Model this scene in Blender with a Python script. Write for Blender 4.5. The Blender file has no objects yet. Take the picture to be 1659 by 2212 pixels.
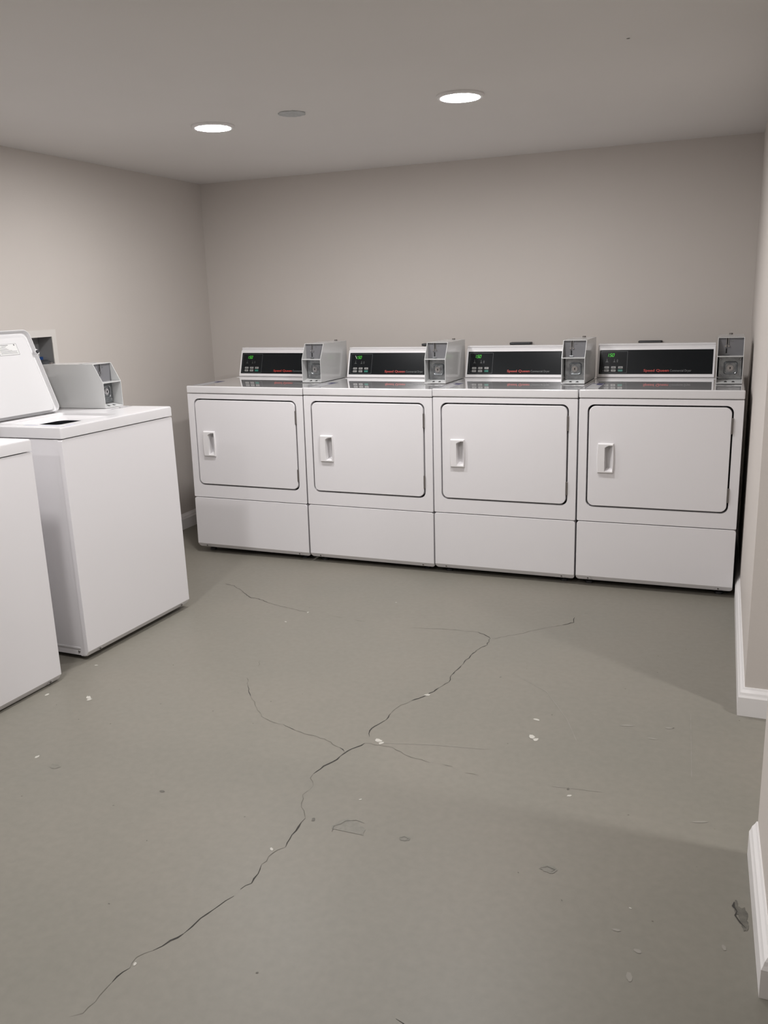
import bpy, bmesh, math, random
from mathutils import Vector, Matrix
random.seed(7)
S = bpy.context.scene
C = S.collection
PI = math.pi

# ------------------------------------------------------------------ camera
CAM = Vector((2.6891, -3.9222, 1.3283)); YAW, PITCH, ROLL, FPX = -0.3826, -0.2396, -0.0324, 1875.16
def cam_setup():
    cy, sy, cp, sp = math.cos(YAW), math.sin(YAW), math.cos(PITCH), math.sin(PITCH)
    f = Vector((sy*cp, cy*cp, sp)); r = Vector((cy, -sy, 0)); u = r.cross(f)
    cr, sr = math.cos(ROLL), math.sin(ROLL)
    r2 = cr*r + sr*u; u2 = -sr*r + cr*u
    cd = bpy.data.cameras.new('camera'); cd.sensor_fit = 'VERTICAL'; cd.sensor_height = 36
    cd.lens = FPX/2212*36; cd.clip_start = .02; cd.clip_end = 60
    co = bpy.data.objects.new('camera', cd); C.objects.link(co)
    m = Matrix((r2, u2, -f)).transposed().to_4x4(); m.translation = CAM
    co.matrix_world = m
    S.camera = co
cam_setup()

# ------------------------------------------------------------------ light and exposure
LAMP = 304.0                       # radiance of a downlight lens
LAMP_COLOUR = (1.0, 0.98, 0.98)
DOWNLIGHTS = [(0.640, -0.582), (1.706, -0.600)]            # the two in view
MORE_LIGHTS = [(0.72, -2.21), (1.706, -2.20), (0.90, -3.80), (4.0, -1.93)]
w = bpy.data.worlds.new('world'); S.world = w; w.use_nodes = True
w.node_tree.nodes['Background'].inputs[0].default_value = (0.5, 0.5, 0.5, 1)
w.node_tree.nodes['Background'].inputs[1].default_value = 0.0
S.view_settings.view_transform = 'Standard'
S.view_settings.look = 'None'
S.view_settings.exposure = 0.0
S.view_settings.gamma = 1.0
S.view_settings.use_curve_mapping = False

# ------------------------------------------------------------------ materials
def mat(name, col, rough=.5, metal=0.0, coat=0.0, emis=None, estr=0.0, bump=0.0, bscale=300., spec=.5, var=0.0, vscale=6., coat_rough=.05):
    m = bpy.data.materials.new(name); m.use_nodes = True
    nt = m.node_tree; b = nt.nodes['Principled BSDF']
    b.inputs['Base Color'].default_value = (*col, 1)
    b.inputs['Roughness'].default_value = rough
    b.inputs['Metallic'].default_value = metal
    b.inputs['Specular IOR Level'].default_value = spec
    b.inputs['Coat Weight'].default_value = coat
    b.inputs['Coat Roughness'].default_value = coat_rough
    if emis:
        b.inputs['Emission Color'].default_value = (*emis, 1); b.inputs['Emission Strength'].default_value = estr
    if bump or var:
        tc = nt.nodes.new('ShaderNodeTexCoord')
    if bump:
        n = nt.nodes.new('ShaderNodeTexNoise'); n.inputs['Scale'].default_value = bscale; n.inputs['Detail'].default_value = 2
        bp = nt.nodes.new('ShaderNodeBump'); bp.inputs['Strength'].default_value = bump; bp.inputs['Distance'].default_value = .001
        nt.links.new(tc.outputs['Object'], n.inputs['Vector']); nt.links.new(n.outputs['Fac'], bp.inputs['Height'])
        nt.links.new(bp.outputs['Normal'], b.inputs['Normal'])
    if var:
        n = nt.nodes.new('ShaderNodeTexNoise'); n.inputs['Scale'].default_value = vscale; n.inputs['Detail'].default_value = 5
        r = nt.nodes.new('ShaderNodeValToRGB')
        r.color_ramp.elements[0].position = .3; r.color_ramp.elements[1].position = .7
        r.color_ramp.elements[0].color = (*[c*(1-var) for c in col], 1)
        r.color_ramp.elements[1].color = (*[min(1, c*(1+var)) for c in col], 1)
        nt.links.new(tc.outputs['Object'], n.inputs['Vector']); nt.links.new(n.outputs['Fac'], r.inputs['Fac'])
        nt.links.new(r.outputs['Color'], b.inputs['Base Color'])
    return m

M = {}
M['wall'] = mat('wall_paint', (.60, .56, .525), rough=.55, bump=.15, bscale=160, spec=.35, var=.012, vscale=2)
M['ceiling'] = mat('ceiling_paint', (.73, .708, .69), rough=.6, bump=.2, bscale=120, spec=.3, var=.015, vscale=1.6)
M['trim'] = mat('trim_paint', (.78, .765, .76), rough=.35)
M['enamel'] = mat('white_enamel', (.76, .745, .76), rough=.28, bump=.06, bscale=350, spec=.5)
M['enamel_top'] = mat('glossy_white_enamel', (.72, .71, .72), rough=.06, spec=1.0, coat=1.0, coat_rough=.02)
M['washer_top'] = mat('washer_top_enamel', (.72, .71, .72), rough=.22)
M['lid'] = mat('white_lid_enamel', (.64, .635, .64), rough=.3)
M['frame'] = mat('outlet_frame_paint', (.66, .635, .60), rough=.45)
M['plastic'] = mat('white_plastic', (.76, .745, .75), rough=.3)
M['black'] = mat('black_control_panel', (.006, .0075, .009), rough=.22, spec=.22)
M['line'] = mat('panel_grey_line', (.10, .11, .115), rough=.4)
M['button'] = mat('grey_button', (.33, .33, .32), rough=.4)
M['legend'] = mat('button_legend', (.06, .06, .06), rough=.5)
M['green'] = mat('green_button', (.01, .16, .12), rough=.4)
M['digit'] = mat('green_digits', (.02, .1, .02), emis=(.10, 1.0, .05), estr=.75)
M['red'] = mat('red_lettering', (.42, .035, .025), rough=.4)
M['grey_text'] = mat('grey_lettering', (.16, .165, .165), rough=.4)
M['icon'] = mat('dim_icon', (.045, .05, .05), rough=.4)
M['gasket'] = mat('dark_gasket', (.012, .012, .014), rough=.7)
M['dark'] = mat('dark_underside', (.02, .02, .022), rough=.7)
M['steel'] = mat('brushed_steel', (.36, .365, .37), rough=.33, metal=.9)
M['dsteel'] = mat('worn_steel', (.30, .315, .325), rough=.3, metal=.85, var=.25, vscale=40)
M['chrome'] = mat('chrome', (.62, .62, .63), rough=.14, metal=1)
M['box'] = mat('coin_box_paint', (.57, .575, .57), rough=.16, spec=.6)
M['greyplate'] = mat('grey_coin_plate', (.16, .16, .17), rough=.45)
M['hole'] = mat('black_slot', (.004, .004, .004), rough=.8)
M['screw'] = mat('screw_metal', (.2, .19, .18), rough=.4, metal=.8)
M['hinge'] = mat('hinge_metal', (.17, .155, .145), rough=.45, metal=.5)
M['label'] = mat('silver_label', (.42, .42, .43), rough=.3)
M['label_ink'] = mat('dark_blue_ink', (.03, .03, .10), rough=.4)
M['ink'] = mat('grey_ink', (.14, .14, .14), rough=.5)
M['blue_ink'] = mat('pale_blue_ink', (.52, .53, .64), rough=.4)
M['pale_label'] = mat('white_label', (.68, .68, .67), rough=.35)
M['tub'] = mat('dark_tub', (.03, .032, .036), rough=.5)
M['lens'] = mat('lamp_lens', (.9, .9, .9), emis=LAMP_COLOUR, estr=LAMP)
M['lens_hall'] = mat('hall_lamp_lens', (.9, .9, .9), emis=LAMP_COLOUR, estr=LAMP*1.7)
M['rubber'] = mat('black_rubber', (.015, .015, .018), rough=.5)
M['recess'] = mat('recess_shade_and_seam', (.30, .30, .30), rough=.5)  # grey carries the outlet box's inner shade; also colours the coin box seam
M['blue'] = mat('blue_plastic', (.01, .045, .16), rough=.4)
M['hose'] = mat('dark_hose', (.05, .055, .06), rough=.4)
M['crack'] = mat('crack_dark', (.035, .032, .028), rough=.9)
M['crack_faint'] = mat('crack_faint', (.13, .122, .102), rough=.9)
M['chip'] = mat('paint_chip_white', (.46, .445, .40), rough=.6)
M['scratch'] = mat('pale_scratch', (.238, .226, .197), rough=.5)
M['stain'] = mat('dark_stain', (.10, .094, .078), rough=.6, var=.3, vscale=60)
M['scuff'] = mat('grey_scuff', (.172, .164, .138), rough=.45, var=.12, vscale=80)
M['patch'] = mat('grey_plaster', (.47, .485, .49), rough=.8, var=.12, vscale=50)

def floor_mat():
    m = bpy.data.materials.new('painted_concrete'); m.use_nodes = True
    nt = m.node_tree; b = nt.nodes['Principled BSDF']; L = nt.links
    tc = nt.nodes.new('ShaderNodeTexCoord')
    n1 = nt.nodes.new('ShaderNodeTexNoise'); n1.inputs['Scale'].default_value = 1.7; n1.inputs['Detail'].default_value = 6; n1.inputs['Roughness'].default_value = .6
    n2 = nt.nodes.new('ShaderNodeTexNoise'); n2.inputs['Scale'].default_value = 45; n2.inputs['Detail'].default_value = 4
    r1 = nt.nodes.new('ShaderNodeValToRGB'); e = r1.color_ramp.elements
    e[0].position = .3; e[0].color = (.190, .181, .153, 1); e[1].position = .72; e[1].color = (.213, .197, .166, 1)
    mx = nt.nodes.new('ShaderNodeMixRGB'); mx.blend_type = 'MULTIPLY'; mx.inputs['Fac'].default_value = 1
    r2 = nt.nodes.new('ShaderNodeValToRGB'); f = r2.color_ramp.elements
    f[0].position = .25; f[0].color = (.94, .94, .94, 1); f[1].position = .7; f[1].color = (1.03, 1.03, 1.03, 1)
    # sparse dark pin holes
    v = nt.nodes.new('ShaderNodeTexVoronoi'); v.inputs['Scale'].default_value = 9
    r3 = nt.nodes.new('ShaderNodeValToRGB'); g = r3.color_ramp.elements
    g[0].position = .018; g[0].color = (.55, .53, .5, 1); g[1].position = .03; g[1].color = (1, 1, 1, 1)
    mx2 = nt.nodes.new('ShaderNodeMixRGB'); mx2.blend_type = 'MULTIPLY'; mx2.inputs['Fac'].default_value = 1
    for n in (n1, n2, v): L.new(tc.outputs['Object'], n.inputs['Vector'])
    L.new(n1.outputs['Fac'], r1.inputs['Fac']); L.new(n2.outputs['Fac'], r2.inputs['Fac']); L.new(v.outputs['Distance'], r3.inputs['Fac'])
    L.new(r1.outputs['Color'], mx.inputs['Color1']); L.new(r2.outputs['Color'], mx.inputs['Color2'])
    L.new(mx.outputs['Color'], mx2.inputs['Color1']); L.new(r3.outputs['Color'], mx2.inputs['Color2'])
    L.new(mx2.outputs['Color'], b.inputs['Base Color'])
    rr = nt.nodes.new('ShaderNodeMapRange'); rr.inputs['To Min'].default_value = .36; rr.inputs['To Max'].default_value = .5
    L.new(n1.outputs['Fac'], rr.inputs['Value']); L.new(rr.outputs['Result'], b.inputs['Roughness'])
    b.inputs['Specular IOR Level'].default_value = .4
    bp = nt.nodes.new('ShaderNodeBump'); bp.inputs['Strength'].default_value = .12; bp.inputs['Distance'].default_value = .002
    L.new(n2.outputs['Fac'], bp.inputs['Height']); L.new(bp.outputs['Normal'], b.inputs['Normal'])
    return m
M['floor'] = floor_mat()

# ------------------------------------------------------------------ mesh helpers
def obj(name, bm, m, parent=None, smooth=False, label=None):
    me = bpy.data.meshes.new(name)
    bmesh.ops.recalc_face_normals(bm, faces=bm.faces)
    bm.to_mesh(me); bm.free()
    me.materials.append(m if not isinstance(m, str) else M[m])
    if smooth:
        for p in me.polygons: p.use_smooth = True
        try: me.set_sharp_from_angle(angle=math.radians(35))
        except Exception: pass
    o = bpy.data.objects.new(name, me); C.objects.link(o)
    if smooth: wn = o.modifiers.new('weighted', 'WEIGHTED_NORMAL'); wn.keep_sharp = True
    if parent: o.parent = parent
    if label: o['label'] = label
    return o
def nb(): return bmesh.new()
def box(bm, x0, x1, y0, y1, z0, z1, bev=0, seg=2):
    vs = [bm.verts.new((x, y, z)) for x in (x0, x1) for y in (y0, y1) for z in (z0, z1)]
    F = [(0,1,3,2), (4,6,7,5), (0,4,5,1), (2,3,7,6), (0,2,6,4), (1,5,7,3)]
    fs = [bm.faces.new([vs[i] for i in f]) for f in F]
    if bev:
        es = list({e for f in fs for e in f.edges})
        bmesh.ops.bevel(bm, geom=es, offset=bev, segments=seg, affect='EDGES', profile=.5, clamp_overlap=True)
    return vs
def prism_x(bm, prof, x0, x1, bev=0, seg=2, caps=True):
    """profile in (y,z) extruded along x"""
    a = [bm.verts.new((x0, y, z)) for y, z in prof]; b = [bm.verts.new((x1, y, z)) for y, z in prof]
    n = len(prof); fs = []
    for i in range(n): fs.append(bm.faces.new([a[i], a[(i+1) % n], b[(i+1) % n], b[i]]))
    if caps: fs.append(bm.faces.new(a[::-1])); fs.append(bm.faces.new(b))
    if bev:
        es = list({e for f in fs for e in f.edges})
        bmesh.ops.bevel(bm, geom=es, offset=bev, segments=seg, affect='EDGES', profile=.5, clamp_overlap=True)
def rrect(x0, x1, z0, z1, r, n=7):
    """rounded rectangle points, counter-clockwise, same count for any size"""
    P = []
    for cx, cz, a in ((x1-r, z1-r, 0), (x0+r, z1-r, 90), (x0+r, z0+r, 180), (x1-r, z0+r, 270)):
        for k in range(n+1):
            t = math.radians(a + 90*k/n); P.append((cx + r*math.cos(t), cz + r*math.sin(t)))
    return P
def loops(bm, rings, close=True, start_cap=False):
    """bridge successive rings of 3-D points with equal counts; cap the last (and first)"""
    V = [[bm.verts.new(p) for p in R_] for R_ in rings]
    n = len(V[0])
    for a, b in zip(V, V[1:]):
        for i in range(n): bm.faces.new([a[i], a[(i+1) % n], b[(i+1) % n], b[i]])
    if close: bm.faces.new(V[-1])
    if start_cap: bm.faces.new(V[0][::-1])
    return V
def plate_hole(bm, outer, holes, to3):
    """flat face with holes; outer/holes are 2-D lists, to3 maps to 3-D"""
    es = []
    vv = []
    for L_ in [outer] + holes:
        vs = [bm.verts.new(to3(*p)) for p in L_]; vv.append(vs)
        for i in range(len(vs)): es.append(bm.edges.new((vs[i], vs[(i+1) % len(vs)])))
    bmesh.ops.triangle_fill(bm, use_beauty=True, use_dissolve=False, edges=es)
    return vv
def panel_with_hole(bm, outer, hole, y0, y1):
    """sheet between y0 (front) and y1, with a hole"""
    f = plate_hole(bm, outer, [hole], lambda x, z: (x, y0, z))
    for L_, vs in zip((outer, hole), f):
        b = [bm.verts.new((x, y1, z)) for x, z in L_]
        n = len(vs)
        for i in range(n): bm.faces.new([vs[i], vs[(i+1) % n], b[(i+1) % n], b[i]])
def cyl(bm, c, r, h, axis='y', n=24, r2=None):
    """cylinder from c along axis for h"""
    r2 = r if r2 is None else r2
    ax = {'x': (Vector((0,1,0)), Vector((0,0,1)), Vector((1,0,0))), 'y': (Vector((1,0,0)), Vector((0,0,1)), Vector((0,1,0))), 'z': (Vector((1,0,0)), Vector((0,1,0)), Vector((0,0,1)))}[axis]
    c = Vector(c)
    A = [c + ax[0]*r*math.cos(2*PI*k/n) + ax[1]*r*math.sin(2*PI*k/n) for k in range(n)]
    B = [c + ax[2]*h + ax[0]*r2*math.cos(2*PI*k/n) + ax[1]*r2*math.sin(2*PI*k/n) for k in range(n)]
    loops(bm, [A, B], start_cap=True)
def empty(name, loc=(0,0,0), rot=(0,0,0)):
    o = bpy.data.objects.new(name, None); C.objects.link(o); o.location = loc; o.rotation_euler = rot; o.empty_display_size = .1
    return o
def tag(o, label, cat, group=None, kind=None):
    o['label'] = label; o['category'] = cat
    if group: o['group'] = group
    if kind: o['kind'] = kind
    return o
def struct(name, bm, m, parent=None, label=None):
    o = obj(name, bm, m, parent)
    if not parent: o['kind'] = 'structure'
    if label: o['label'] = label
    return o
def copy_tree(o, parent=None):
    c = o.copy(); C.objects.link(c); c.parent = parent
    for ch in [x for x in bpy.data.objects if x.parent == o]: copy_tree(ch, c)
    return c

# ------------------------------------------------------------------ room shell
H = 2.0476; XL = -0.39; YB = 0.897; YF = -5.2; XH = 5.0; YHF = -3.6
A0 = (2.770, YB); A1 = (2.788, -1.134)        # side wall run from the back wall to the opening
B0 = (2.811, -1.902); B1 = (2.826, -2.350)    # short wall between the openings
XN = 2.945                                    # far side of those walls
bm = nb(); box(bm, XL-.14, XH+.1, YF-.1, YB+.1, -.12, 0)
floor = struct('floor', bm, 'floor', label='grey beige painted concrete floor with long cracks')
bm = nb(); box(bm, XL-.14, XH+.1, YF-.1, YB+.1, H, H+.1)
ceiling = struct('ceiling', bm, 'ceiling', label='flat pale ceiling with recessed lights')
bm = nb(); box(bm, XL-.14, XH+.1, YB, YB+.1, 0, H); struct('wall_back', bm, 'wall')
# left wall with the opening of the outlet box
OY0, OY1, OZ0, OZ1 = -.705, -.517, 1.035, 1.209
bm = nb()
outer = [(YF, 0), (YB, 0), (YB, H), (YF, H)]; hole = [(OY0, OZ0), (OY1, OZ0), (OY1, OZ1), (OY0, OZ1)]
fr = plate_hole(bm, outer, [hole], lambda y, z: (XL, y, z))
bk = plate_hole(bm, outer, [hole], lambda y, z: (XL-.13, y, z))
for a, b in zip(fr, bk):
    n = len(a)
    for i in range(n): bm.faces.new([a[i], a[(i+1) % n], b[(i+1) % n], b[i]])
struct('wall_left', bm, 'wall')
def slab(pts):
    bm = nb(); a = [bm.verts.new((x, y, 0)) for x, y in pts]; b = [bm.verts.new((x, y, H)) for x, y in pts]
    n = len(pts); bm.faces.new(a[::-1]); bm.faces.new(b)
    for i in range(n): bm.faces.new([a[i], a[(i+1) % n], b[(i+1) % n], b[i]])
    return bm
struct('wall_right', slab([A0, A1, (XH, A1[1]), (XH, YB)]), 'wall', label='side wall ending at the doorway beside the dryers')
struct('wall_stub', slab([B0, B1, (XN, B1[1]), (XN, B0[1])]), 'wall', label='short wall between two openings')
struct('wall_near', slab([(XN, B1[1]), (XN, YF), (XN+.12, YF), (XN+.12, B1[1])]), 'wall')
struct('wall_hall_end', slab([(XH, A1[1]), (XH, YF), (XH+.1, YF), (XH+.1, A1[1])]), 'wall')
struct('wall_hall_side', slab([(XN+.12, YHF), (XH, YHF), (XH, YHF-.1), (XN+.12, YHF-.1)]), 'wall')
bm = nb(); box(bm, XL-.14, XN, YF-.1, YF, 0, H); struct('wall_front', bm, 'wall')

def baseboard(name, path, side):
    """path: floor points along the wall; side=+1 room lies to the left of the direction of travel"""
    prof = [(0, .0), (.018, .0), (.018, .063), (.0145, .070), (.012, .078), (.006, .086), (.003, .0925), (0, .0925)]
    P = [Vector((x, y)) for x, y in path]; rings = []
    for i, p in enumerate(P):
        d0 = (p - P[i-1]).normalized() if i > 0 else (P[1]-P[0]).normalized()
        d1 = (P[i+1]-p).normalized() if i < len(P)-1 else d0
        n0 = Vector((-d0.y, d0.x))*side; n1 = Vector((-d1.y, d1.x))*side
        m = (n0+n1); m = m/(m.length_squared/2) if m.length > 1e-6 else n0
        rings.append([(p.x + m.x*o, p.y + m.y*o, z) for o, z in prof])
    bm = nb(); loops(bm, rings, start_cap=True)
    return struct(name, bm, 'trim')
baseboard('baseboard_left', [(XL, YF), (XL, YB)], -1)
baseboard('baseboard_back', [(XL+.018, YB), (A0[0]-.018, YB)], -1)
baseboard('baseboard_right', [A0, A1, (XH, A1[1])], -1)
baseboard('baseboard_stub', [B0, B1, (XN, B1[1])], -1)

# ------------------------------------------------------------------ floor cracks and marks (thin, lying on the paint)
def ribbon(bm, pts, w0, w1, jit=.6, z=.0006, wob=.0038):
    P = []
    for a, b in zip(pts, pts[1:]):
        a = Vector(a); b = Vector(b); L = (b-a).length; k = max(1, int(L/.015)); nrm = Vector((-(b-a).y, (b-a).x)).normalized()
        for i in range(k):
            t = i/k; P.append(a.lerp(b, t) + nrm*random.uniform(-1, 1)*wob*(0 if i == 0 else 1))
    P.append(Vector(pts[-1]))
    Lr = []
    for i, p in enumerate(P):
        d = (P[min(i+1, len(P)-1)] - P[max(i-1, 0)]).normalized(); n = Vector((-d.y, d.x))
        t = i/max(1, len(P)-1)
        wd = .8*(w0 + (w1-w0)*t)*random.uniform(1-jit, 1+jit)/2
        if i in (0, len(P)-1): wd *= .25
        Lr.append((bm.verts.new((p.x+n.x*wd, p.y+n.y*wd, z)), bm.verts.new((p.x-n.x*wd, p.y-n.y*wd, z))))
    for a, b in zip(Lr, Lr[1:]): bm.faces.new([a[0], a[1], b[1], b[0]])
MAIN = [(1.855,-.755),(1.861,-.826),(1.841,-.872),(1.828,-.952),(1.82,-1.041),(1.817,-1.081),(1.81,-1.136),(1.819,-1.194),(1.799,-1.25),(1.779,-1.315),(1.76,-1.349),(1.741,-1.373),(1.719,-1.414),(1.708,-1.479),(1.71,-1.529),(1.698,-1.565),(1.687,-1.613),(1.702,-1.651),(1.703,-1.692),(1.687,-1.725),(1.668,-1.768),(1.662,-1.809),(1.648,-1.841),(1.63,-1.906),(1.632,-1.929),(1.658,-1.963),(1.658,-1.983),(1.65,-2.015),(1.674,-2.069),(1.708,-2.113),(1.71,-2.172),(1.717,-2.242),(1.703,-2.259),(1.693,-2.322),(1.706,-2.393),(1.692,-2.42),(1.69,-2.446),(1.68,-2.467),(1.67,-2.501),(1.658,-2.536),(1.655,-2.565),(1.65,-2.59),(1.635,-2.617),(1.617,-2.655),(1.596,-2.683),(1.602,-2.713),(1.592,-2.757),(1.591,-2.795),(1.59,-2.842),(1.569,-2.859)]
def crack(segs, m, name='crack'):
    bm = nb()
    for pts, w0, w1 in segs: ribbon(bm, pts, w0, w1, wob=.0004 if name == 'scratch' else .0038)
    o = obj(name, bm, m, floor)
    return o
crack([(MAIN[0:5], .0025, .004), (MAIN[4:9], .003, .003), (MAIN[8:12], .0045, .004), (MAIN[13:18], .003, .0035),
       (MAIN[18:24], .004, .0045), (MAIN[25:27], .003, .003), (MAIN[29:32], .0045, .004), (MAIN[33:36], .003, .004),
       (MAIN[36:42], .003, .003), (MAIN[41:44], .0045, .004), (MAIN[45:47], .004, .003)], 'crack')
crack([(MAIN[11:14], .002, .002), (MAIN[23:26], .002, .002), (MAIN[26:30], .002, .002), (MAIN[31:34], .002, .002),
       (MAIN[43:46], .002, .002), (MAIN[46:50], .002, .0015)], 'crack_faint')
BL = [(1.665,-1.761),(1.639,-1.741),(1.572,-1.707),(1.497,-1.697),(1.461,-1.687),(1.402,-1.661),(1.353,-1.656),(1.309,-1.636),(1.261,-1.585),(1.198,-1.515),(1.141,-1.437),(1.104,-1.382),(1.093,-1.28),(1.073,-1.225)]
crack([(BL[0:2], .003, .003), (BL[4:6], .003, .002), (BL[9:11], .003, .002)], 'crack')
crack([(BL[1:5], .002, .002), (BL[5:10], .002, .002), (BL[10:12], .002, .002), (BL[12:14], .0015, .0012)], 'crack_faint')
BR = [(1.703,-1.692),(1.756,-1.691),(1.793,-1.69),(1.828,-1.707),(1.868,-1.728),(1.9,-1.73),(1.931,-1.739)]
crack([(BR, .003, .002), ([(1.97,-1.737),(2.0,-1.74)], .002, .002), ([(2.045,-1.762),(2.085,-1.762)], .002, .002)], 'crack_faint')
UL = [(.44,-.449),(.499,-.464),(.587,-.531),(.671,-.599),(.708,-.599),(.795,-.638),(.873,-.663),(1.016,-.698),(1.156,-.711),(1.28,-.724),(1.512,-.736),(1.658,-.713),(1.789,-.704),(1.82,-.721),(1.855,-.755)]
crack([(UL[0:6], .003, .003), (UL[6:7]+[(.9,-.672)], .003, .002), (UL[12:15], .003, .0035)], 'crack')
crack([(UL[5:8], .002, .002), ([(1.12,-.708),(1.19,-.715)], .002, .002), ([(1.25,-.722),(1.3,-.726)], .002, .002), (UL[10:13], .0016, .0016)], 'crack_faint')
UR = [(1.861,-.758),(1.954,-.674),(2.029,-.594),(2.099,-.529),(2.141,-.486),(2.134,-.427),(2.167,-.37),(2.191,-.357)]
crack([(UR[3:6], .003, .005), (UR[6:8], .003, .002)], 'crack'); crack([(UR[0:4], .0015, .0015)], 'crack_faint')
crack([([(2.168,-2.65),(2.186,-2.656),(2.20,-2.67)], .002, .002)], 'crack')
crack([([(2.045,-1.074),(2.162,-1.165),(2.263,-1.346),(2.317,-1.482)], .0025, .0025), ([(1.751,-1.676),(1.901,-1.638),(2.068,-1.612)], .0025, .0025),
       ([(2.29,-1.752),(2.36,-1.745),(2.43,-1.738)], .003, .002), ([(2.631,-1.18),(2.642,-1.38),(2.652,-1.586)], .002, .002)], 'scratch', 'scratch')
def blob(bm, x, y, rx, ry, z=.0007, n=14, rag=.35, ang=0):
    c, s = math.cos(ang), math.sin(ang); vs = []
    for k in range(n):
        t = 2*PI*k/n; r = random.uniform(1-rag, 1); u, v = rx*r*math.cos(t), ry*r*math.sin(t)
        vs.append(bm.verts.new((x+u*c-v*s, y+u*s+v*c, z)))
    bm.faces.new(vs)
for x, y, r in [(1.737,-1.664,.016), (2.172,-1.379,.012), (2.181,-1.494,.017), (2.346,-1.785,.008), (1.779,-1.315,.014), (1.343,-.466,.006), (.973,-.829,.008), (1.014,-.698,.008), (1.812,-1.984,.005), (.649,-1.698,.016), (.489,-1.726,.012), (.486,-1.458,.008), (.777,-2.086,.01), (2.55,-2.19,.004), (1.605,-2.70,.006), (1.687,-2.26,.008)]:
    bm = nb(); blob(bm, x, y, r, r*.6, ang=random.uniform(0, 3)); 
    if r > .014: blob(bm, x+r*.9, y-r*.8, r*.7, r*.5, z=.0008, ang=1)
    obj('paint_chip', bm, 'chip', floor)
for x, y, r in [(1.731,-2.112,.010), (1.983,-1.1,.005), (2.212,-1.331,.004), (2.337,-1.753,.007), (1.262,-2.125,.010), (1.177,-2.229,.003), (1.365,-2.334,.003), (2.289,-2.15,.003), (2.403,-2.214,.003), (1.859,-2.636,.004), (1.43,-2.564,.003), (.73,-1.844,.003), (.927,-1.662,.004), (.774,-1.367,.004), (2.586,-1.303,.004), (.58,-1.78,.003)]:
    bm = nb(); blob(bm, x, y, r, r*.6, ang=random.uniform(0, 3)); obj('dark_speck', bm, 'stain', floor)
# shallow trowelled marks: an outline arc and a slightly darker body
bm = nb(); vs = []
for k in range(15):
    t = PI*k/14; q = random.uniform(.9, 1.05); vs.append(bm.verts.new((1.838+.048*q*math.cos(t)-.010*math.sin(t), -2.133+.052*q*math.sin(t), .0007)))
bm.faces.new(vs)
obj('scuff', bm, 'scuff', floor)
bm = nb(); ribbon(bm, [(1.80,-2.145),(1.795,-2.12),(1.815,-2.09),(1.84,-2.078),(1.865,-2.083)], .004, .003, z=.0010); obj('scuff_edge', bm, 'stain', floor)
for x, y, rx, ry in [(1.988, -2.111, .016, .012), (2.354, -2.114, .024, .016), (.87, -2.114, .022, .014)]:
    bm = nb(); blob(bm, x, y, rx, ry, rag=.3, n=18); obj('scuff', bm, 'scuff', floor)
    if x > 1: bm = nb(); ribbon(bm, [(x-rx*.8, y-ry*.2), (x-rx*.2, y+ry*.5), (x+rx*.6, y+ry*.1), (x+rx*.3, y-ry*.6)], .004, .003, z=.0010); obj('scuff_edge', bm, 'stain', floor)
bm = nb()
for x, y, rx, ry in [(2.782, -2.135, .011, .035), (2.772, -2.12, .010, .018), (2.786, -2.165, .008, .022), (2.768, -2.10, .004, .016)]: blob(bm, x, y, rx, ry, rag=.35, n=22, z=random.uniform(.0006, .0010))
obj('wet_stain', bm, 'stain', floor)
bm = nb(); ribbon(bm, [(2.764, -2.095), (2.762, -2.11), (2.770, -2.125), (2.766, -2.14), (2.776, -2.16), (2.788, -2.175)], .005, .003, z=.0012); obj('stain_edge', bm, 'crack', floor)
PALE = [(2.572, -1.308, .014, .007), (2.53, -1.392, .022, .006), (2.45, -1.33, .03, .008), (2.682, -1.80, .028, .005), (2.579, -2.319, .012, .008), (2.57, -2.396, .008, .020), (2.53, -2.27, .014, .006), (2.745, -2.25, .006, .012)]
for x, y, rx, ry in PALE:
    bm = nb(); blob(bm, x, y, rx*.8, ry*.8, rag=.28, n=14, ang=random.uniform(-.4, .4)); obj('pale_scuff', bm, 'scratch', floor)

# ------------------------------------------------------------------ ceiling fittings
def downlight(x, y, lens='lens'):
    r = empty('ceiling_light', (x, y, H))
    bm = nb(); n = 40
    ring = lambda rad, z: [(rad*math.cos(2*PI*k/n), rad*math.sin(2*PI*k/n), z) for k in range(n)]
    loops(bm, [ring(.088, 0), ring(.088, -.005), ring(.083, -.0105), ring(.074, -.0105), ring(.0712, -.004)], close=False)
    obj('trim_ring', bm, 'trim', r, smooth=True)
    bm = nb(); loops(bm, [ring(.0715, -.004), ring(.070, -.0075), ring(.062, -.0105), ring(.045, -.0118), ring(.01, -.0125)])
    obj('lens', bm, lens, r, smooth=True, label='glowing white lens')
    return r
labs = ['round recessed ceiling light lit white above the washers, beside the grey patch',
        'round recessed ceiling light lit white above the row of dryers']
for (x, y), lb in zip(DOWNLIGHTS, labs): tag(downlight(x, y), lb, 'ceiling light', 'recessed ceiling lights')
labs2 = ['recessed ceiling light over the washers, just beyond the picture top', 'recessed ceiling light over the middle floor, just beyond the picture top',
         'recessed ceiling light behind the viewer near the washer wall', 'recessed ceiling light in the hall beyond the side wall']
for (x, y), lb in zip(MORE_LIGHTS, labs2): tag(downlight(x, y, 'lens_hall' if x > 3 else 'lens'), lb, 'ceiling light', 'recessed ceiling lights')
bm = nb(); n = 36
rg = [random.uniform(.93, 1.05) for _ in range(n)]
ring = lambda s, z: [(1.032+.054*s*rg[k]*math.cos(2*PI*k/n), -.634+.054*s*rg[k]*math.sin(2*PI*k/n), z) for k in range(n)]
loops(bm, [ring(1, H-.0002), ring(1, H-.003), ring(.95, H-.004)])
tag(obj('ceiling_patch', bm, 'patch'), 'round grey patch with a ragged edge on the ceiling between two lights', 'patch')
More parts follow.
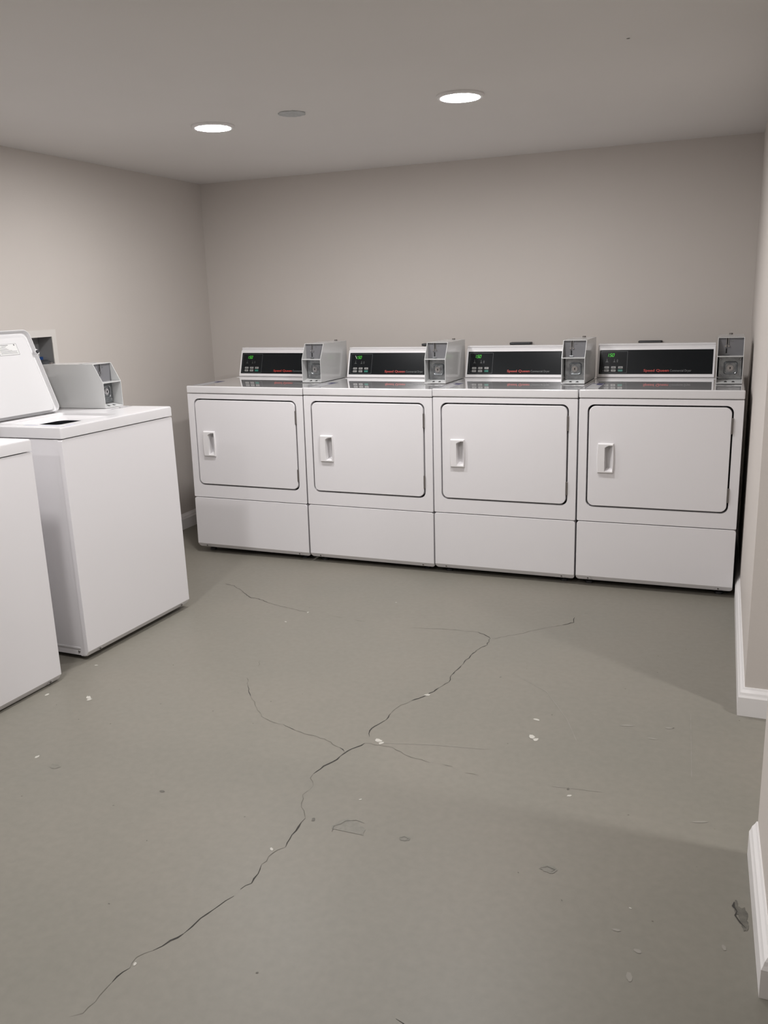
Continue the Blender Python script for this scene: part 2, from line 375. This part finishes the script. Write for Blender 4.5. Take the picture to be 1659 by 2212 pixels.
bm = nb(); blob(bm, 2.352, -1.054, .006, .004, z=H-.0008); obj('speck', bm, 'stain', ceiling)

# ------------------------------------------------------------------ control console (shared by dryers and washers)
def slope_pt(x, z, off=0.0):
    """point on the sloping control face; off = distance in front of it"""
    t = (z-.916)/.156
    return (x, .545 + .049*t - off, z + off*.3)
def quad(bm, x0, x1, z0, z1, off, sk=0.0):
    vs = [bm.verts.new(slope_pt(x, z, off)) for x, z in ((x0, z0), (x1, z0), (x1+sk, z1), (x0+sk, z1))]; bm.faces.new(vs)
def thinbox(bm, x0, x1, z0, z1, off0, off1):
    A = [slope_pt(x, z, off0) for x, z in ((x0, z0), (x1, z0), (x1, z1), (x0, z1))]
    B = [slope_pt(x, z, off1) for x, z in ((x0+.0006, z0+.0004), (x1-.0006, z0+.0004), (x1-.0006, z1-.0004), (x0+.0006, z1-.0004))]
    loops(bm, [A, B])
def seg_digits(bm, text, x, z, w_, h_, gap, off):
    """italic seven-segment figures"""
    SEG = {'0': 'abcdef', '1': 'bc', '5': 'afgcd'}
    th = h_*.105; sl = .22
    def bar(xa, za, xb, zb, wd):
        a = Vector((xa, za)); b = Vector((xb, zb)); d = (b-a).normalized(); nn = Vector((-d.y, d.x))*wd/2
        vs = [bm.verts.new(slope_pt(p.x + sl*(p.y-z), p.y, off)) for p in (a+nn, b+nn, b-nn, a-nn)]; bm.faces.new(vs)
    for ch in text:
        if ch == '.':
            bar(x-gap*.6, z+th*.2, x-gap*.6+th, z+th*.2, th); continue
        L = {'a': (x, z+h_, x+w_, z+h_), 'b': (x+w_, z+h_, x+w_, z+h_/2), 'c': (x+w_, z+h_/2, x+w_, z), 'd': (x, z, x+w_, z), 'e': (x, z, x, z+h_/2), 'f': (x, z+h_/2, x, z+h_), 'g': (x, z+h_/2, x+w_, z+h_/2)}
        if ch == '1':
            L = {'b': (x+w_*.5, z+h_, x+w_*.5, z+h_*.54), 'c': (x+w_*.5, z+h_*.46, x+w_*.5, z)}
        for s_ in SEG[ch]: bar(*L[s_], th)
        x += w_ + gap
    return x
def text_mesh(txt, x, z, width, height, off, bold):
    cu = bpy.data.curves.new('t', 'FONT'); cu.body = txt; cu.size = 1; cu.offset = bold; cu.resolution_u = 3
    o = bpy.data.objects.new('t', cu); C.objects.link(o)
    bpy.context.view_layer.update()
    me = bpy.data.meshes.new_from_object(o.evaluated_get(bpy.context.evaluated_depsgraph_get()))
    xs = [v.co.x for v in me.vertices]; ys = [v.co.y for v in me.vertices]
    x0, x1, y0, y1 = min(xs), max(xs), min(ys), max(ys)
    for v in me.vertices:
        v.co = Vector(slope_pt(x + (v.co.x-x0)/(x1-x0)*width, z + (v.co.y-y0)/(y1-y0)*height, off))
    bm = nb(); bm.from_mesh(me)
    bpy.data.objects.remove(o); bpy.data.curves.remove(cu); bpy.data.meshes.remove(me)
    return bm
def console(r, full=True):
    prof = [(.5458, .9185), (.5897, 1.0585), (.5915, 1.0598), (.5960, 1.0608), (.6045, 1.0655), (.5985, 1.0715), (.5975, 1.0755), (.602, 1.078), (.655, 1.078), (.70, .914), (.552, .914), (.552, .9185)]
    bm = nb(); prism_x(bm, prof, .001, .552, bev=.0022, seg=2)
    obj('console', bm, 'plastic', r, smooth=True)
    p_ = nb(); thinbox(p_, .0105, .5440, .9325, 1.0485, -.001, .0014)
    cp = obj('control_panel', p_, 'black', r, label='glossy black control panel')
    if not full: return cp
    bm = nb(); x0, x1, z0, z1, t = .0185, .1460, .9375, 1.0415, .0011
    for a in ((x0, x1, z0, z0+t), (x0, x1, z1-t, z1), (x0, x0+t, z0, z1), (x1-t, x1, z0, z1)): quad(bm, *a, .0018)
    obj('panel_outline', bm, 'line', cp)
    bm = nb(); seg_digits(bm, '1.50', .0490, 1.0165, .0076, .0140, .0036, .0022)
    obj('price_display', bm, 'digit', cp, label='green glowing price figures')
    k = 0
    for zz, hh in ((.9590, .0105), (.9440, .0105)):
        for xx in (.0365, .0700, .1035):
            gr = (k == 5); b_ = nb(); thinbox(b_, xx, xx+.0225, zz, zz+hh, .001, .0032)
            bt = obj('button', b_, 'green' if gr else 'button', cp, label='green start button' if gr else None)
            if not gr:
                bm = nb(); quad(bm, xx+.0045, xx+.018, zz+.0038, zz+.0068, .0035); obj('button_legend', bm, 'legend', cp)
            if k in (0, 3, 1, 4):
                bm = nb(); quad(bm, xx-.0065, xx-.0045, zz+.003, zz+.0055, .002); obj('indicator', bm, 'line' if k != 3 else 'button', cp)
            k += 1
    for (xx, s_) in ((.040, 1.0), (.077, .8)):
        bm = nb(); vs = [bm.verts.new(slope_pt(x, z, .002)) for x, z in ((xx, .989), (xx+.016*s_, .989), (xx+.0095*s_, .996), (xx+.0095*s_, 1.004), (xx+.0065*s_, 1.004), (xx+.0065*s_, .996))]; bm.faces.new(vs)
        obj('icon', bm, 'icon', cp)
    bm = nb(); quad(bm, .0955, .1005, .989, .995, .002); quad(bm, .0940, .1020, .996, .999, .002); quad(bm, .0965, .0995, 1.0, 1.003, .002)
    obj('icon', bm, 'icon', cp)
    bm = nb(); quad(bm, .0465, .048, 1.0075, 1.0095, .002); obj('indicator', bm, 'line', cp)
    obj('brand_lettering', text_mesh('Speed Queen', .226, .9400, .119, .0155, .0022, .022), 'red', cp, label='red maker lettering')
    obj('type_lettering', text_mesh('Commercial Dryer', .350, .9405, .098, .0135, .0022, 0.0), 'grey_text', cp, label='thin grey lettering')
    return cp

# ------------------------------------------------------------------ coin box
def coin_box(r, x0=.561, x1=.671, yf=.252, yb=.60, zb=.9165):
    zm, zt = 1.036, 1.117; ys = yf+.045; t = .0024
    prof = [(yf, zb), (yf, zm), (ys, zt), (yb, zt), (yb, zb)]
    bm = nb()
    prism_x(bm, prof, x0, x0+t); prism_x(bm, prof, x1-t, x1)                         # side sheets
    box(bm, x0+t, x1-t, ys, yb, zt-t, zt)                                            # top
    box(bm, x0+t, x1-t, yb-t, yb, zb, zt-t)                                          # back
    prism_x(bm, [(yf, zm-.0018), (yf, zm+.0018), (.315, zm+.0018), (.315, zm-.0018)], x0+t, x1-t)   # shelf
    prism_x(bm, [(yf, zb), (yf, zb+.0028), (.315, zb+.016), (.315, zb)], x0+t, x1-t)  # sloping sill
    cb = obj('coin_box', bm, 'box', r, label='open-fronted white metal coin box')
    W_ = x1-x0; xx = lambda f: x0 + f*W_
    bm = nb(); box(bm, x0+t, x1-t, .306, .309, zm+.002, zt-t); obj('coin_plate', bm, 'greyplate', cb, label='dull grey upper plate')
    # coin channel and slot on the upper plate
    bm = nb(); box(bm, xx(.315), xx(.335), .302, .306, 1.080, zt-t); box(bm, xx(.385), xx(.405), .302, .306, 1.080, zt-t)
    cyl(bm, (xx(.30), .306, 1.078), .0045, -.006); cyl(bm, (xx(.42), .306, 1.078), .0038, -.005)
    obj('coin_chute', bm, 'chrome', cb, smooth=True)
    bm = nb(); box(bm, xx(.345), xx(.375), .3052, .306, 1.085, zt-t-.001); obj('coin_groove', bm, 'hole', cb)
    bm = nb(); box(bm, xx(.31), xx(.36), .3048, .306, 1.047, 1.068); obj('coin_slot', bm, 'hole', cb)
    bm = nb(); box(bm, xx(.25), xx(.43), .300, .306, 1.040, 1.0435, bev=.001); obj('slot_lip', bm, 'dsteel', cb)
    bm = nb(); box(bm, xx(.50), xx(.58), .3052, .306, 1.098, 1.102); obj('stamped_mark', bm, 'dsteel', cb)
    # lower plate with square boss and round lock
    bm = nb(); box(bm, x0+t+.006, x1-t-.003, .304, .308, zb+.016, zm-.004, bev=.0012); obj('lock_plate', bm, 'dsteel', cb, label='worn steel lower plate')
    cx, cz = xx(.53), zb+.066
    bm = nb()
    R_ = lambda s, y, rr: [(x, y, z) for x, z in rrect(cx-s, cx+s, cz-s, cz+s, rr)]
    loops(bm, [R_(.029, .304, .011), R_(.0275, .300, .010), R_(.0265, .2955, .010), R_(.0245, .294, .009), R_(.0225, .2955, .009), R_(.021, .3005, .009)])
    obj('lock_boss', bm, 'dsteel', cb, smooth=True)
    bm = nb(); cyl(bm, (cx-.002, .3005, cz), .0150, -.0085, n=32, r2=.0140); cyl(bm, (cx-.002, .292, cz), .0115, -.0025, n=32, r2=.0105)
    obj('lock', bm, 'chrome', cb, smooth=True)
    bm = nb(); box(bm, cx-.0035, cx+.0005, .2885, .2896, cz-.005, cz+.004); cyl(bm, (cx-.0015, .2896, cz+.002), .0028, -.0012, n=12); obj('keyhole', bm, 'hole', cb)
    for fx, fz in ((.14, .104), (.88, .104), (.15, .030), (.87, .030)):
        bm = nb(); cyl(bm, (xx(fx), .304, zb+fz), .0052, -.002, n=16, r2=.0035); cyl(bm, (xx(fx), .302, zb+fz), .0022, -.0015, n=10); obj('bolt', bm, 'steel', cb, smooth=True)
    for fx in (.37, .66):
        bm = nb(); n = 12
        vs = [bm.verts.new((xx(fx)+.0068*math.cos(PI*k/n), yf+.012+.017*math.sin(PI*k/n), zb+.0028+(.012+.017*math.sin(PI*k/n))*.2095+.0004)) for k in range(n+1)]; bm.faces.new(vs)
        obj('sill_hole', bm, 'hole', cb)
    bm = nb(); cyl(bm, ((x0+x1)/2-.003, .585, zt), .0085, .006, axis='z', n=16, r2=.008); obj('top_lock', bm, 'hinge', cb, smooth=True)
    bm = nb(); box(bm, xx(.12), xx(.88), ys+.07, ys+.085, zt, zt+.001); obj('top_seam', bm, 'recess', cb)
    return cb

# ------------------------------------------------------------------ dryer
DW, DD = .683, .700
def make_dryer():
    r = empty('clothes_dryer')
    bm = nb(); box(bm, .003, DW-.003, .036, DD, .040, .8725); obj('cabinet', bm, 'enamel', r)
    bm = nb(); box(bm, .035, DW-.035, .05, DD-.03, .022, .040); obj('underside', bm, 'dark', r)
    for x in (.055, DW-.055):
        for y in (.065, DD-.07):
            bm = nb(); cyl(bm, (x, y, 0), .019, .010, axis='z', n=18, r2=.017); cyl(bm, (x, y, .010), .008, .015, axis='z', n=10); obj('leveling_foot', bm, 'rubber', r, smooth=True)
    # front panel with a rounded door opening
    bm = nb(); o_ = rrect(.0015, DW-.0015, .3145, .8720, .004); h_ = rrect(.0375, .6445, .3805, .8485, .031)
    o2 = rrect(.0005, DW-.0005, .3135, .8730, .005)
    vv = plate_hole(bm, o_, [h_], lambda x, z: (x, 0, z))
    n = len(o_); b1 = [bm.verts.new((x, .0015, z)) for x, z in o2]; b2 = [bm.verts.new((x, .037, z)) for x, z in o2]
    for A, B in ((vv[0], b1), (b1, b2)):
        for i in range(n): bm.faces.new([A[i], A[(i+1) % n], B[(i+1) % n], B[i]])
    hi = rrect(.0383, .6437, .3813, .8477, .030); c1 = [bm.verts.new((x, .0012, z)) for x, z in hi]; c2 = [bm.verts.new((x, .0345, z)) for x, z in hi]
    n = len(hi)
    for A, B in ((vv[1], c1), (c1, c2)):
        for i in range(n): bm.faces.new([A[i], A[(i+1) % n], B[(i+1) % n], B[i]])
    obj('front_panel', bm, 'enamel', r)
    bm = nb(); loops(bm, [[(x, .0340, z) for x, z in rrect(.0370, .6450, .3800, .8490, .031)]]); obj('door_gasket', bm, 'gasket', r)
    # door with a pocket for the handle
    hx0, hx1, hz0, hz1 = .120, .1545, .5485, .6685
    bm = nb(); do = rrect(.0475, .6352, .3905, .8390, .026); ho = [(hx0, hz0), (hx1, hz0), (hx1, hz1), (hx0, hz1)]
    vv = plate_hole(bm, do, [ho], lambda x, z: (x, -.0035, z))
    d1 = rrect(.0458, .6369, .3888, .8407, .0277); d1v = [bm.verts.new((x, -.0018, z)) for x, z in d1]; d2v = [bm.verts.new((x, .0300, z)) for x, z in d1]
    n = len(do)
    for A, B in ((vv[0], d1v), (d1v, d2v)):
        for i in range(n): bm.faces.new([A[i], A[(i+1) % n], B[(i+1) % n], B[i]])
    door = obj('door', bm, 'enamel', r)
    for z0, z1 in ((.729, .797), (.431, .494)):
        bm = nb(); box(bm, .6365, .6445, -.0055, .004, z0, z1, bev=.001); obj('hinge', bm, 'hinge', door, label='bare metal hinge')
    # handle: height field over its plate, with a scooped pocket
    X0, X1, Z0, Z1 = .0875, .1575, .5405, .6765; NX, NZ = 36, 56
    bm = nb(); G = []
    for j in range(NZ+1):
        row = []
        for i in range(NX+1):
            u, v = i/NX, j/NZ; x = X0+(X1-X0)*u; z = Z0+(Z1-Z0)*v
            bow = .004*(1-(2*v-1)**2)                       # sides bow outwards a little
            xx = x + (bow if u > .5 else -bow)*abs(2*u-1)**2
            e = min(u*(X1-X0), (1-u)*(X1-X0), v*(Z1-Z0), (1-v)*(Z1-Z0))
            y = -.0035 - .0105*min(1, e/.0035)**.6
            a = (u-.455)/(.93-.455); b = (v-.075)/(.93-.075)
            if 0 < a < 1 and 0 < b < 1:
                arch = 1 - .10*(1-min(1, a/.9))**2          # top corner sweeps
                if b < arch:
                    wallL = min(1, a/.035); ramp = max(0., 1-max(0., a-.33)/.67)**.8
                    endB = min(1, b/.10); endT = min(1, (arch-b)/.035)
                    y += .042*wallL*ramp*endB**.7*endT
            row.append(bm.verts.new((xx, y, z)))
        G.append(row)
    for j in range(NZ):
        for i in range(NX): bm.faces.new([G[j][i], G[j][i+1], G[j+1][i+1], G[j+1][i]])
    rim = [G[0][i] for i in range(NX+1)] + [G[j][NX] for j in range(1, NZ+1)] + [G[NZ][i] for i in range(NX-1, -1, -1)] + [G[j][0] for j in range(NZ-1, 0, -1)]
    bk = [bm.verts.new((v.co.x, -.0030, v.co.z)) for v in rim]; n = len(rim)
    for i in range(n): bm.faces.new([rim[i], rim[(i+1) % n], bk[(i+1) % n], bk[i]])
    obj('handle', bm, 'plastic', door, smooth=True, label='white plastic scooped handle')
    # kick panel, bent under at the bottom, corners rounded
    bm = nb()
    rings = []
    for inset, y in ((.0012, 0), (0, .0015), (0, .037)):
        P = rrect(.0005+inset, DW-.0005-inset, .0278+inset*.3, .3100-inset, .013)
        rings.append([(x, y, z) for x, z in P])
    # front face split at the bend so it stays flat above it
    V = loops(bm, rings[::-1], close=False)
    top = V[-1]
    bm.faces.new(top)
    bmesh.ops.bisect_plane(bm, geom=list(bm.verts)+list(bm.edges)+list(bm.faces), plane_co=(0, 0, .0500), plane_no=(0, 0, 1))
    for v in bm.verts: v.co.y += max(0, (.0500-v.co.z))*.72
    kp = obj('kick_panel', bm, 'enamel', r)
    for x in (.056, .624):
        bm = nb(); vs = [bm.verts.new(p) for p in ((x-.014, .0058, .0365), (x-.006, .0005, .0475), (x+.006, .0005, .0475), (x+.014, .0058, .0365), (x+.012, .0118, .0295), (x-.012, .0118, .0295))]; bm.faces.new(vs)
        obj('screw_dimple', bm, 'enamel', kp)
        bm = nb(); cyl(bm, (x, .0068, .0385), .0048, -.0042, n=12, r2=.0036); obj('screw', bm, 'screw', kp, smooth=True)
    # top
    bm = nb(); box(bm, -.0005, DW+.0005, -.003, DD, .8755, .9140, bev=.0055, seg=4)
    tp = obj('top_panel', bm, 'enamel_top', r, smooth=True)
    bm = nb(); box(bm, .012, .560, .50, .545, .9140, .9160, bev=.0008); obj('rear_step', bm, 'enamel_top', r)
    # instruction label: silver field, dark blue edges
    bm = nb(); box(bm, .018, .078, .035, .262, .9140, .9144); lb = obj('instruction_label', bm, 'label', tp, label='silver instruction label with blue edges')
    bm = nb()
    for a in ((.018, .0205, .035, .262), (.0755, .078, .035, .262), (.018, .078, .248, .262)): box(bm, a[0], a[1], a[2], a[3], .9144, .9146)
    box(bm, .045, .072, .19, .245, .9144, .9146)
    obj('label_edge', bm, 'label_ink', tp)
    bm = nb(); box(bm, .566, .628, .205, .212, .9140, .9144); box(bm, .566, .640, .222, .228, .9140, .9144); obj('coin_instructions', bm, 'ink', tp)
    console(r); coin_box(r)
    return r
DQ = [(-.0057, -.0001, .0044, .005, .0101, -.0018), (.6859, .0020, -.0022, -.0003, .005, -.0032), (1.3757, .0003, -.0022, .0002, .0016, -.0017), (2.0665, -.0025, .001, .0021, -.0007, -.0003)]
DL = ['white coin-operated dryer with its bare side towards the room corner behind the washers',
      'white coin-operated dryer whose green price figures are crossed by a pale stroke',
      'white coin-operated dryer between the one with crossed-out price figures and the side-wall one',
      'white coin-operated dryer standing against the side wall with the doorway']
proto = make_dryer()
dryers = []
for i, (q, lb) in enumerate(zip(DQ, DL)):
    d = proto if i == 0 else copy_tree(proto)
    # rotation Rz*Ry*Rx; feet stay on the floor
    d.rotation_euler = (q[5], q[4], q[3]); d.location = (q[0], q[1], max(q[2], -.0006))
    if i == 3:
        for ch in [x for x in bpy.data.objects if x.parent == d and x.name.startswith(('console', 'control_panel'))]: ch.location.x -= .0035
    tag(d, lb, 'dryer', 'coin-operated dryers along the back wall'); dryers.append(d)
d2 = dryers[1]
cp2 = [o for o in bpy.data.objects if o.parent == d2 and o.name.startswith('control_panel')][0]
bm = nb(); vs = [bm.verts.new(slope_pt(x, z, .0026)) for x, z in ((.0430, 1.0325), (.0453, 1.0325), (.0535, 1.0165), (.0510, 1.0165))]; bm.faces.new(vs)
obj('pale_stroke', bm, 'pale_label', cp2)

# ------------------------------------------------------------------ washers
WW, WD = .651, .700
LX0, LX1 = .045, .412      # lid width
LY, LZ, LL, LT = .388, .9345, .362, math.radians(20.7)
def make_washer():
    r = empty('washing_machine')
    bm = nb(); box(bm, .0035, WW-.0035, .020, WD, .066, .8835)
    bmesh.ops.delete(bm, geom=[f for f in bm.faces if all(v.co.z > .88 for v in f.verts)], context='FACES_ONLY')
    box(bm, .0045, WW-.0045, .034, WD, .033, .066)
    obj('cabinet', bm, 'enamel', r)
    bm = nb(); box(bm, .002, .0035, .020, .040, .032, .883); box(bm, .002, .0035, .040, WD-.02, .060, .066); obj('side_seam', bm, 'enamel', r)
    bm = nb(); cyl(bm, (.0045, .050, .048), .005, -.003, axis='x', n=10, r2=.0035); obj('side_screw', bm, 'screw', r, smooth=True)
    bm = nb(); box(bm, .03, WW-.03, .05, WD-.03, .027, .036); obj('underside', bm, 'dark', r)
    # front panel bent under at the bottom
    bm = nb(); rings = []
    for inset, y in ((.0012, 0), (0, .0015), (0, .020)):
        P = rrect(.0005+inset, WW-.0005-inset, .031+inset*.3, .8825-inset, .008)
        rings.append([(x, y, z) for x, z in P])
    V = loops(bm, rings[::-1], close=True)
    bmesh.ops.bisect_plane(bm, geom=list(bm.verts)+list(bm.edges)+list(bm.faces), plane_co=(0, 0, .0530), plane_no=(0, 0, 1))
    for v in bm.verts: v.co.y += max(0, (.0530-v.co.z))*.72
    fp = obj('front_panel', bm, 'enamel', r)
    for x in (.072, .600):
        bm = nb(); vs = [bm.verts.new(p) for p in ((x-.012, .0070, .0390), (x-.005, .0010, .0510), (x+.005, .0010, .0510), (x+.012, .0070, .0390), (x+.010, .0125, .0325), (x-.010, .0125, .0325))]; bm.faces.new(vs)
        obj('screw_dimple', bm, 'enamel', fp)
        bm = nb(); cyl(bm, (x, .0080, .0410), .0048, -.0040, n=12, r2=.0036); obj('screw', bm, 'screw', fp, smooth=True)
    # top with the loading opening
    bm = nb(); Zt = .927
    oo = rrect(.004, WW-.004, .003, WD-.004, .006); hh = rrect(.068, .402, .072, .378, .020)
    vv = plate_hole(bm, oo, [hh], lambda x, y: (x, y, Zt))
    prev = vv[0]
    for ins, z in ((.0015, Zt-.0012), (-.0005, Zt-.006), (-.0005, .8865), (.010, .8865)):
        P = rrect(ins, WW-ins, -.002+ins, WD-ins, .006) if True else None
        cur = [bm.verts.new((x, y, z)) for x, y in P]; n = len(cur)
        for i in range(n): bm.faces.new([prev[i], prev[(i+1) % n], cur[(i+1) % n], cur[i]])
        prev = cur
    prev = vv[1]
    for ins, z, rr in ((.002, Zt-.003, .02), (.004, Zt-.010, .02), (.016, Zt-.013, .022), (.024, Zt-.017, .03), (.032, Zt-.022, .035), (.036, Zt-.027, .04)):
        cur = [bm.verts.new((x, y, z)) for x, y in rrect(.068+ins, .402-ins, .072+ins, .378-ins, rr)]; n = len(cur)
        for i in range(n): bm.faces.new([prev[i], prev[(i+1) % n], cur[(i+1) % n], cur[i]])
        prev = cur
    tp = obj('top_panel', bm, 'washer_top', r, smooth=True)
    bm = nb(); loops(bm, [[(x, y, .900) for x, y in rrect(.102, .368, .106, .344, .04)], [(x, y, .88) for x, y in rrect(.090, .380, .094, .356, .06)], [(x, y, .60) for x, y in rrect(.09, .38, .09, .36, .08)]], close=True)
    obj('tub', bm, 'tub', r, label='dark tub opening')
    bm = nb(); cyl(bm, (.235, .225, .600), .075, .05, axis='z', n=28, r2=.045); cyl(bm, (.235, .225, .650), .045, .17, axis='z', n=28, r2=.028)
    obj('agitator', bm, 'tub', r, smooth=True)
    bm = nb(); box(bm, .030, .064, .030, .240, Zt, Zt+.0004); lb = obj('warning_label', bm, 'pale_label', tp)
    bm = nb()
    for k in range(6): box(bm, .034+.004*k, .036+.004*k, .036, .12+.015*(k % 3), Zt+.0004, Zt+.0006)
    for k in range(5): box(bm, .036+.004*k, .038+.004*k, .15, .215+.008*(k % 2), Zt+.0004, Zt+.0006)
    box(bm, .070, .098, .016, .030, Zt, Zt+.0004); box(bm, .034, .062, .006, .018, Zt, Zt+.0004)
    obj('label_print', bm, 'blue_ink', tp)
    bm = nb(); box(bm, .530, .585, .215, .221, Zt, Zt+.0004); box(bm, .565, .646, .203, .209, Zt, Zt+.0004); box(bm, .590, .642, .226, .231, Zt, Zt+.0004); obj('coin_instructions', bm, 'ink', tp)
    # open lid: its inside faces the front
    M_ = Matrix.Translation((0, LY, LZ)) @ Matrix.Rotation(-LT, 4, 'X')      # local: x along lid, z up the lid, -y out of its inner face
    bm = nb(); rings = []
    for ins, y, rr in ((.004, .016, .026), (0, .012, .030), (0, -.002, .030), (.0035, -.0035, .0275), (.0055, -.001, .026), (.0075, .010, .0245), (.018, .011, .020), (.031, -.001, .022), (.036, -.003, .020)):
        P = rrect(LX0+ins, LX1-ins, max(0, ins*.25), LL-ins, rr if rr > 0 else .01)
        rings.append([M_ @ Vector((x, y, z)) for x, z in P])
    loops(bm, rings, start_cap=True)
    lid = obj('lid', bm, 'lid', r, smooth=True, label='raised white lid, its inner side showing')
    bm = nb(); cyl(bm, (0, 0, 0), .0075, -.0055, n=20, r2=.0065)
    bmesh.ops.transform(bm, matrix=M_ @ Matrix.Translation((LX1-.001, -.004, .262)), verts=bm.verts); obj('lid_bumper', bm, 'rubber', lid, smooth=True)
    bm = nb(); cyl(bm, (0, 0, 0), .0115, .006, n=20)
    bmesh.ops.transform(bm, matrix=M_ @ Matrix.Translation((LX1-.001, -.004, .262)), verts=bm.verts); obj('bumper_boss', bm, 'lid', lid, smooth=True)
    def lidbox(bm, x0, x1, z0, z1, y0=-.0036, y1=-.0030):
        vs = box(bm, x0, x1, y0, y1, z0, z1); bmesh.ops.transform(bm, matrix=M_, verts=vs)
    bm = nb(); lidbox(bm, .215, .316, .257, .305); lab = obj('rating_label', bm, 'pale_label', lid, label='small printed label')
    bm = nb()
    for k, (a, b) in enumerate(((.230, .272), (.238, .262), (.222, .256), (.222, .262), (.222, .268), (.222, .284), (.222, .308), (.226, .306), (.222, .309))):
        z_ = .2985-.0044*k; lidbox(bm, a, b, z_, z_+(.0022 if k == 0 else .0011), -.0040, -.0036)
    vs = box(bm, .3005, .3065, -.0040, -.0036, .296, .302); bmesh.ops.transform(bm, matrix=M_, verts=vs)
    for a in ((.215, .316, .257, .2578), (.215, .316, .3042, .305), (.215, .2158, .257, .305), (.3152, .316, .257, .305)): lidbox(bm, *a, -.0040, -.0036)
    obj('label_print', bm, 'ink', lid)
    # console behind the lid and the coin box
    sub = empty('tmp'); console(sub, full=False)
    for o in [x for x in bpy.data.objects if x.parent == sub]:
        me = o.data
        for v in me.vertices: v.co = Vector((.03+v.co.x*.895, v.co.y+.005, v.co.z+.013))
        o.parent = r
    bpy.data.objects.remove(sub)
    coin_box(r, x0=.537, x1=.651, yf=.256, yb=.60, zb=.9285)
    return r
WQ = [(.4357, -1.4354, -.0146, 1.5311, -.0002, -.0087), (.4297, -2.2584, -.0253, 1.5316, .0034, -.0093)]
WL = ['white top-loading washer standing with its lid raised, beside the wall outlet box',
      'white top-loading washer standing in front of the open-lidded one, only a corner showing']
wp = make_washer()
for i, (q, lb) in enumerate(zip(WQ, WL)):
    d = wp if i == 0 else copy_tree(wp)
    d.rotation_euler = (q[5], q[4], q[3]); d.location = q[:3]
    tag(d, lb, 'washing machine', 'coin-operated washers along the side')
    for x in (.05, WW-.05):
        for y in (.07, WD-.07):
            base = -q[2]+.0068*(y/.7) - .0015
            bm = nb(); cyl(bm, (x, y, base+.0005), .019, .008, axis='z', n=18, r2=.017); cyl(bm, (x, y, base+.008), .008, max(.006, .030-base), axis='z', n=10)
            obj('leveling_foot', bm, 'rubber', d, smooth=True)

# ------------------------------------------------------------------ washer outlet box in the left wall
r = empty('outlet_box', (XL, (OY0+OY1)/2, OZ0))
def rel(bm): bmesh.ops.translate(bm, verts=bm.verts, vec=(-XL, -(OY0+OY1)/2, -OZ0)); return bm
bm = nb()
fo = [(OY0-.036, OZ0-.036), (OY1+.026, OZ0-.036), (OY1+.026, OZ1+.030), (OY0-.036, OZ1+.030)]
fi = [(OY0+.003, OZ0+.003), (OY1-.003, OZ0+.003), (OY1-.003, OZ1-.003), (OY0+.003, OZ1-.003)]
a = plate_hole(bm, fo, [fi], lambda y, z: (XL+.004, y, z))
bb = [bm.verts.new((XL+.0005, y, z)) for y, z in fo]
for i in range(4): bm.faces.new([a[0][i], a[0][(i+1) % 4], bb[(i+1) % 4], bb[i]])
bi = [bm.verts.new((XL-.002, y, z)) for y, z in fi]
for i in range(4): bm.faces.new([a[1][i], a[1][(i+1) % 4], bi[(i+1) % 4], bi[i]])
obj('frame', rel(bm), 'frame', r, label='white frame')
bm = nb(); V = loops(bm, [[(XL-.001, y, z) for y, z in fi], [(XL-.085, y, z) for y, z in fi]], close=True); obj('recess', rel(bm), 'recess', r, label='recessed box with its inner shade painted grey')  # shadow inside the box is put into its grey wall colour
bm = nb(); box(bm, XL-.078, XL-.066, -.575, -.518, 1.080, 1.110, bev=.002); cyl(bm, (XL-.072, -.545, 1.04), .006, .045, axis='z', n=14); obj('valve', rel(bm), 'blue', r, smooth=True, label='blue valve')
bm = nb(); cyl(bm, (XL-.033, -.553, 1.039), .029, .050, axis='z', n=28, r2=.029); cyl(bm, (XL-.033, -.553, 1.089), .029, .008, axis='z', n=28, r2=.016); obj('drain_cap', rel(bm), 'hose', r, smooth=True, label='dark round drain fitting')
tag(r, 'white-framed washer outlet box recessed in the wall behind the raised lid', 'outlet box')

# ------------------------------------------------------------------ dark wall fittings just showing above the consoles
for x0, lb in ((1.034, 'dark wall outlet just showing above the console of the dryer with the crossed figures'), (1.546, 'dark wall outlet above the middle of the row, behind the dryer between two others'), (2.229, 'dark wall outlet above the console of the dryer by the side wall')):
    e_ = empty('wall_outlet', (x0+.058, YB, .985))
    bm = nb(); box(bm, -.050, .050, -.040, 0, 0, .080, bev=.003); obj('outlet_housing', bm, 'frame', e_)
    bm = nb(); box(bm, -.058, .058, -.048, 0, .080, .0935, bev=.002); obj('outlet_cover', bm, 'rubber', e_, label='dark top cover')
    bm = nb(); box(bm, -.053, .053, -.0488, -.048, .0885, .0905); obj('edge_strip', bm, 'dsteel', e_)
    tag(e_, lb, 'wall outlet', 'dark outlets on the back wall')
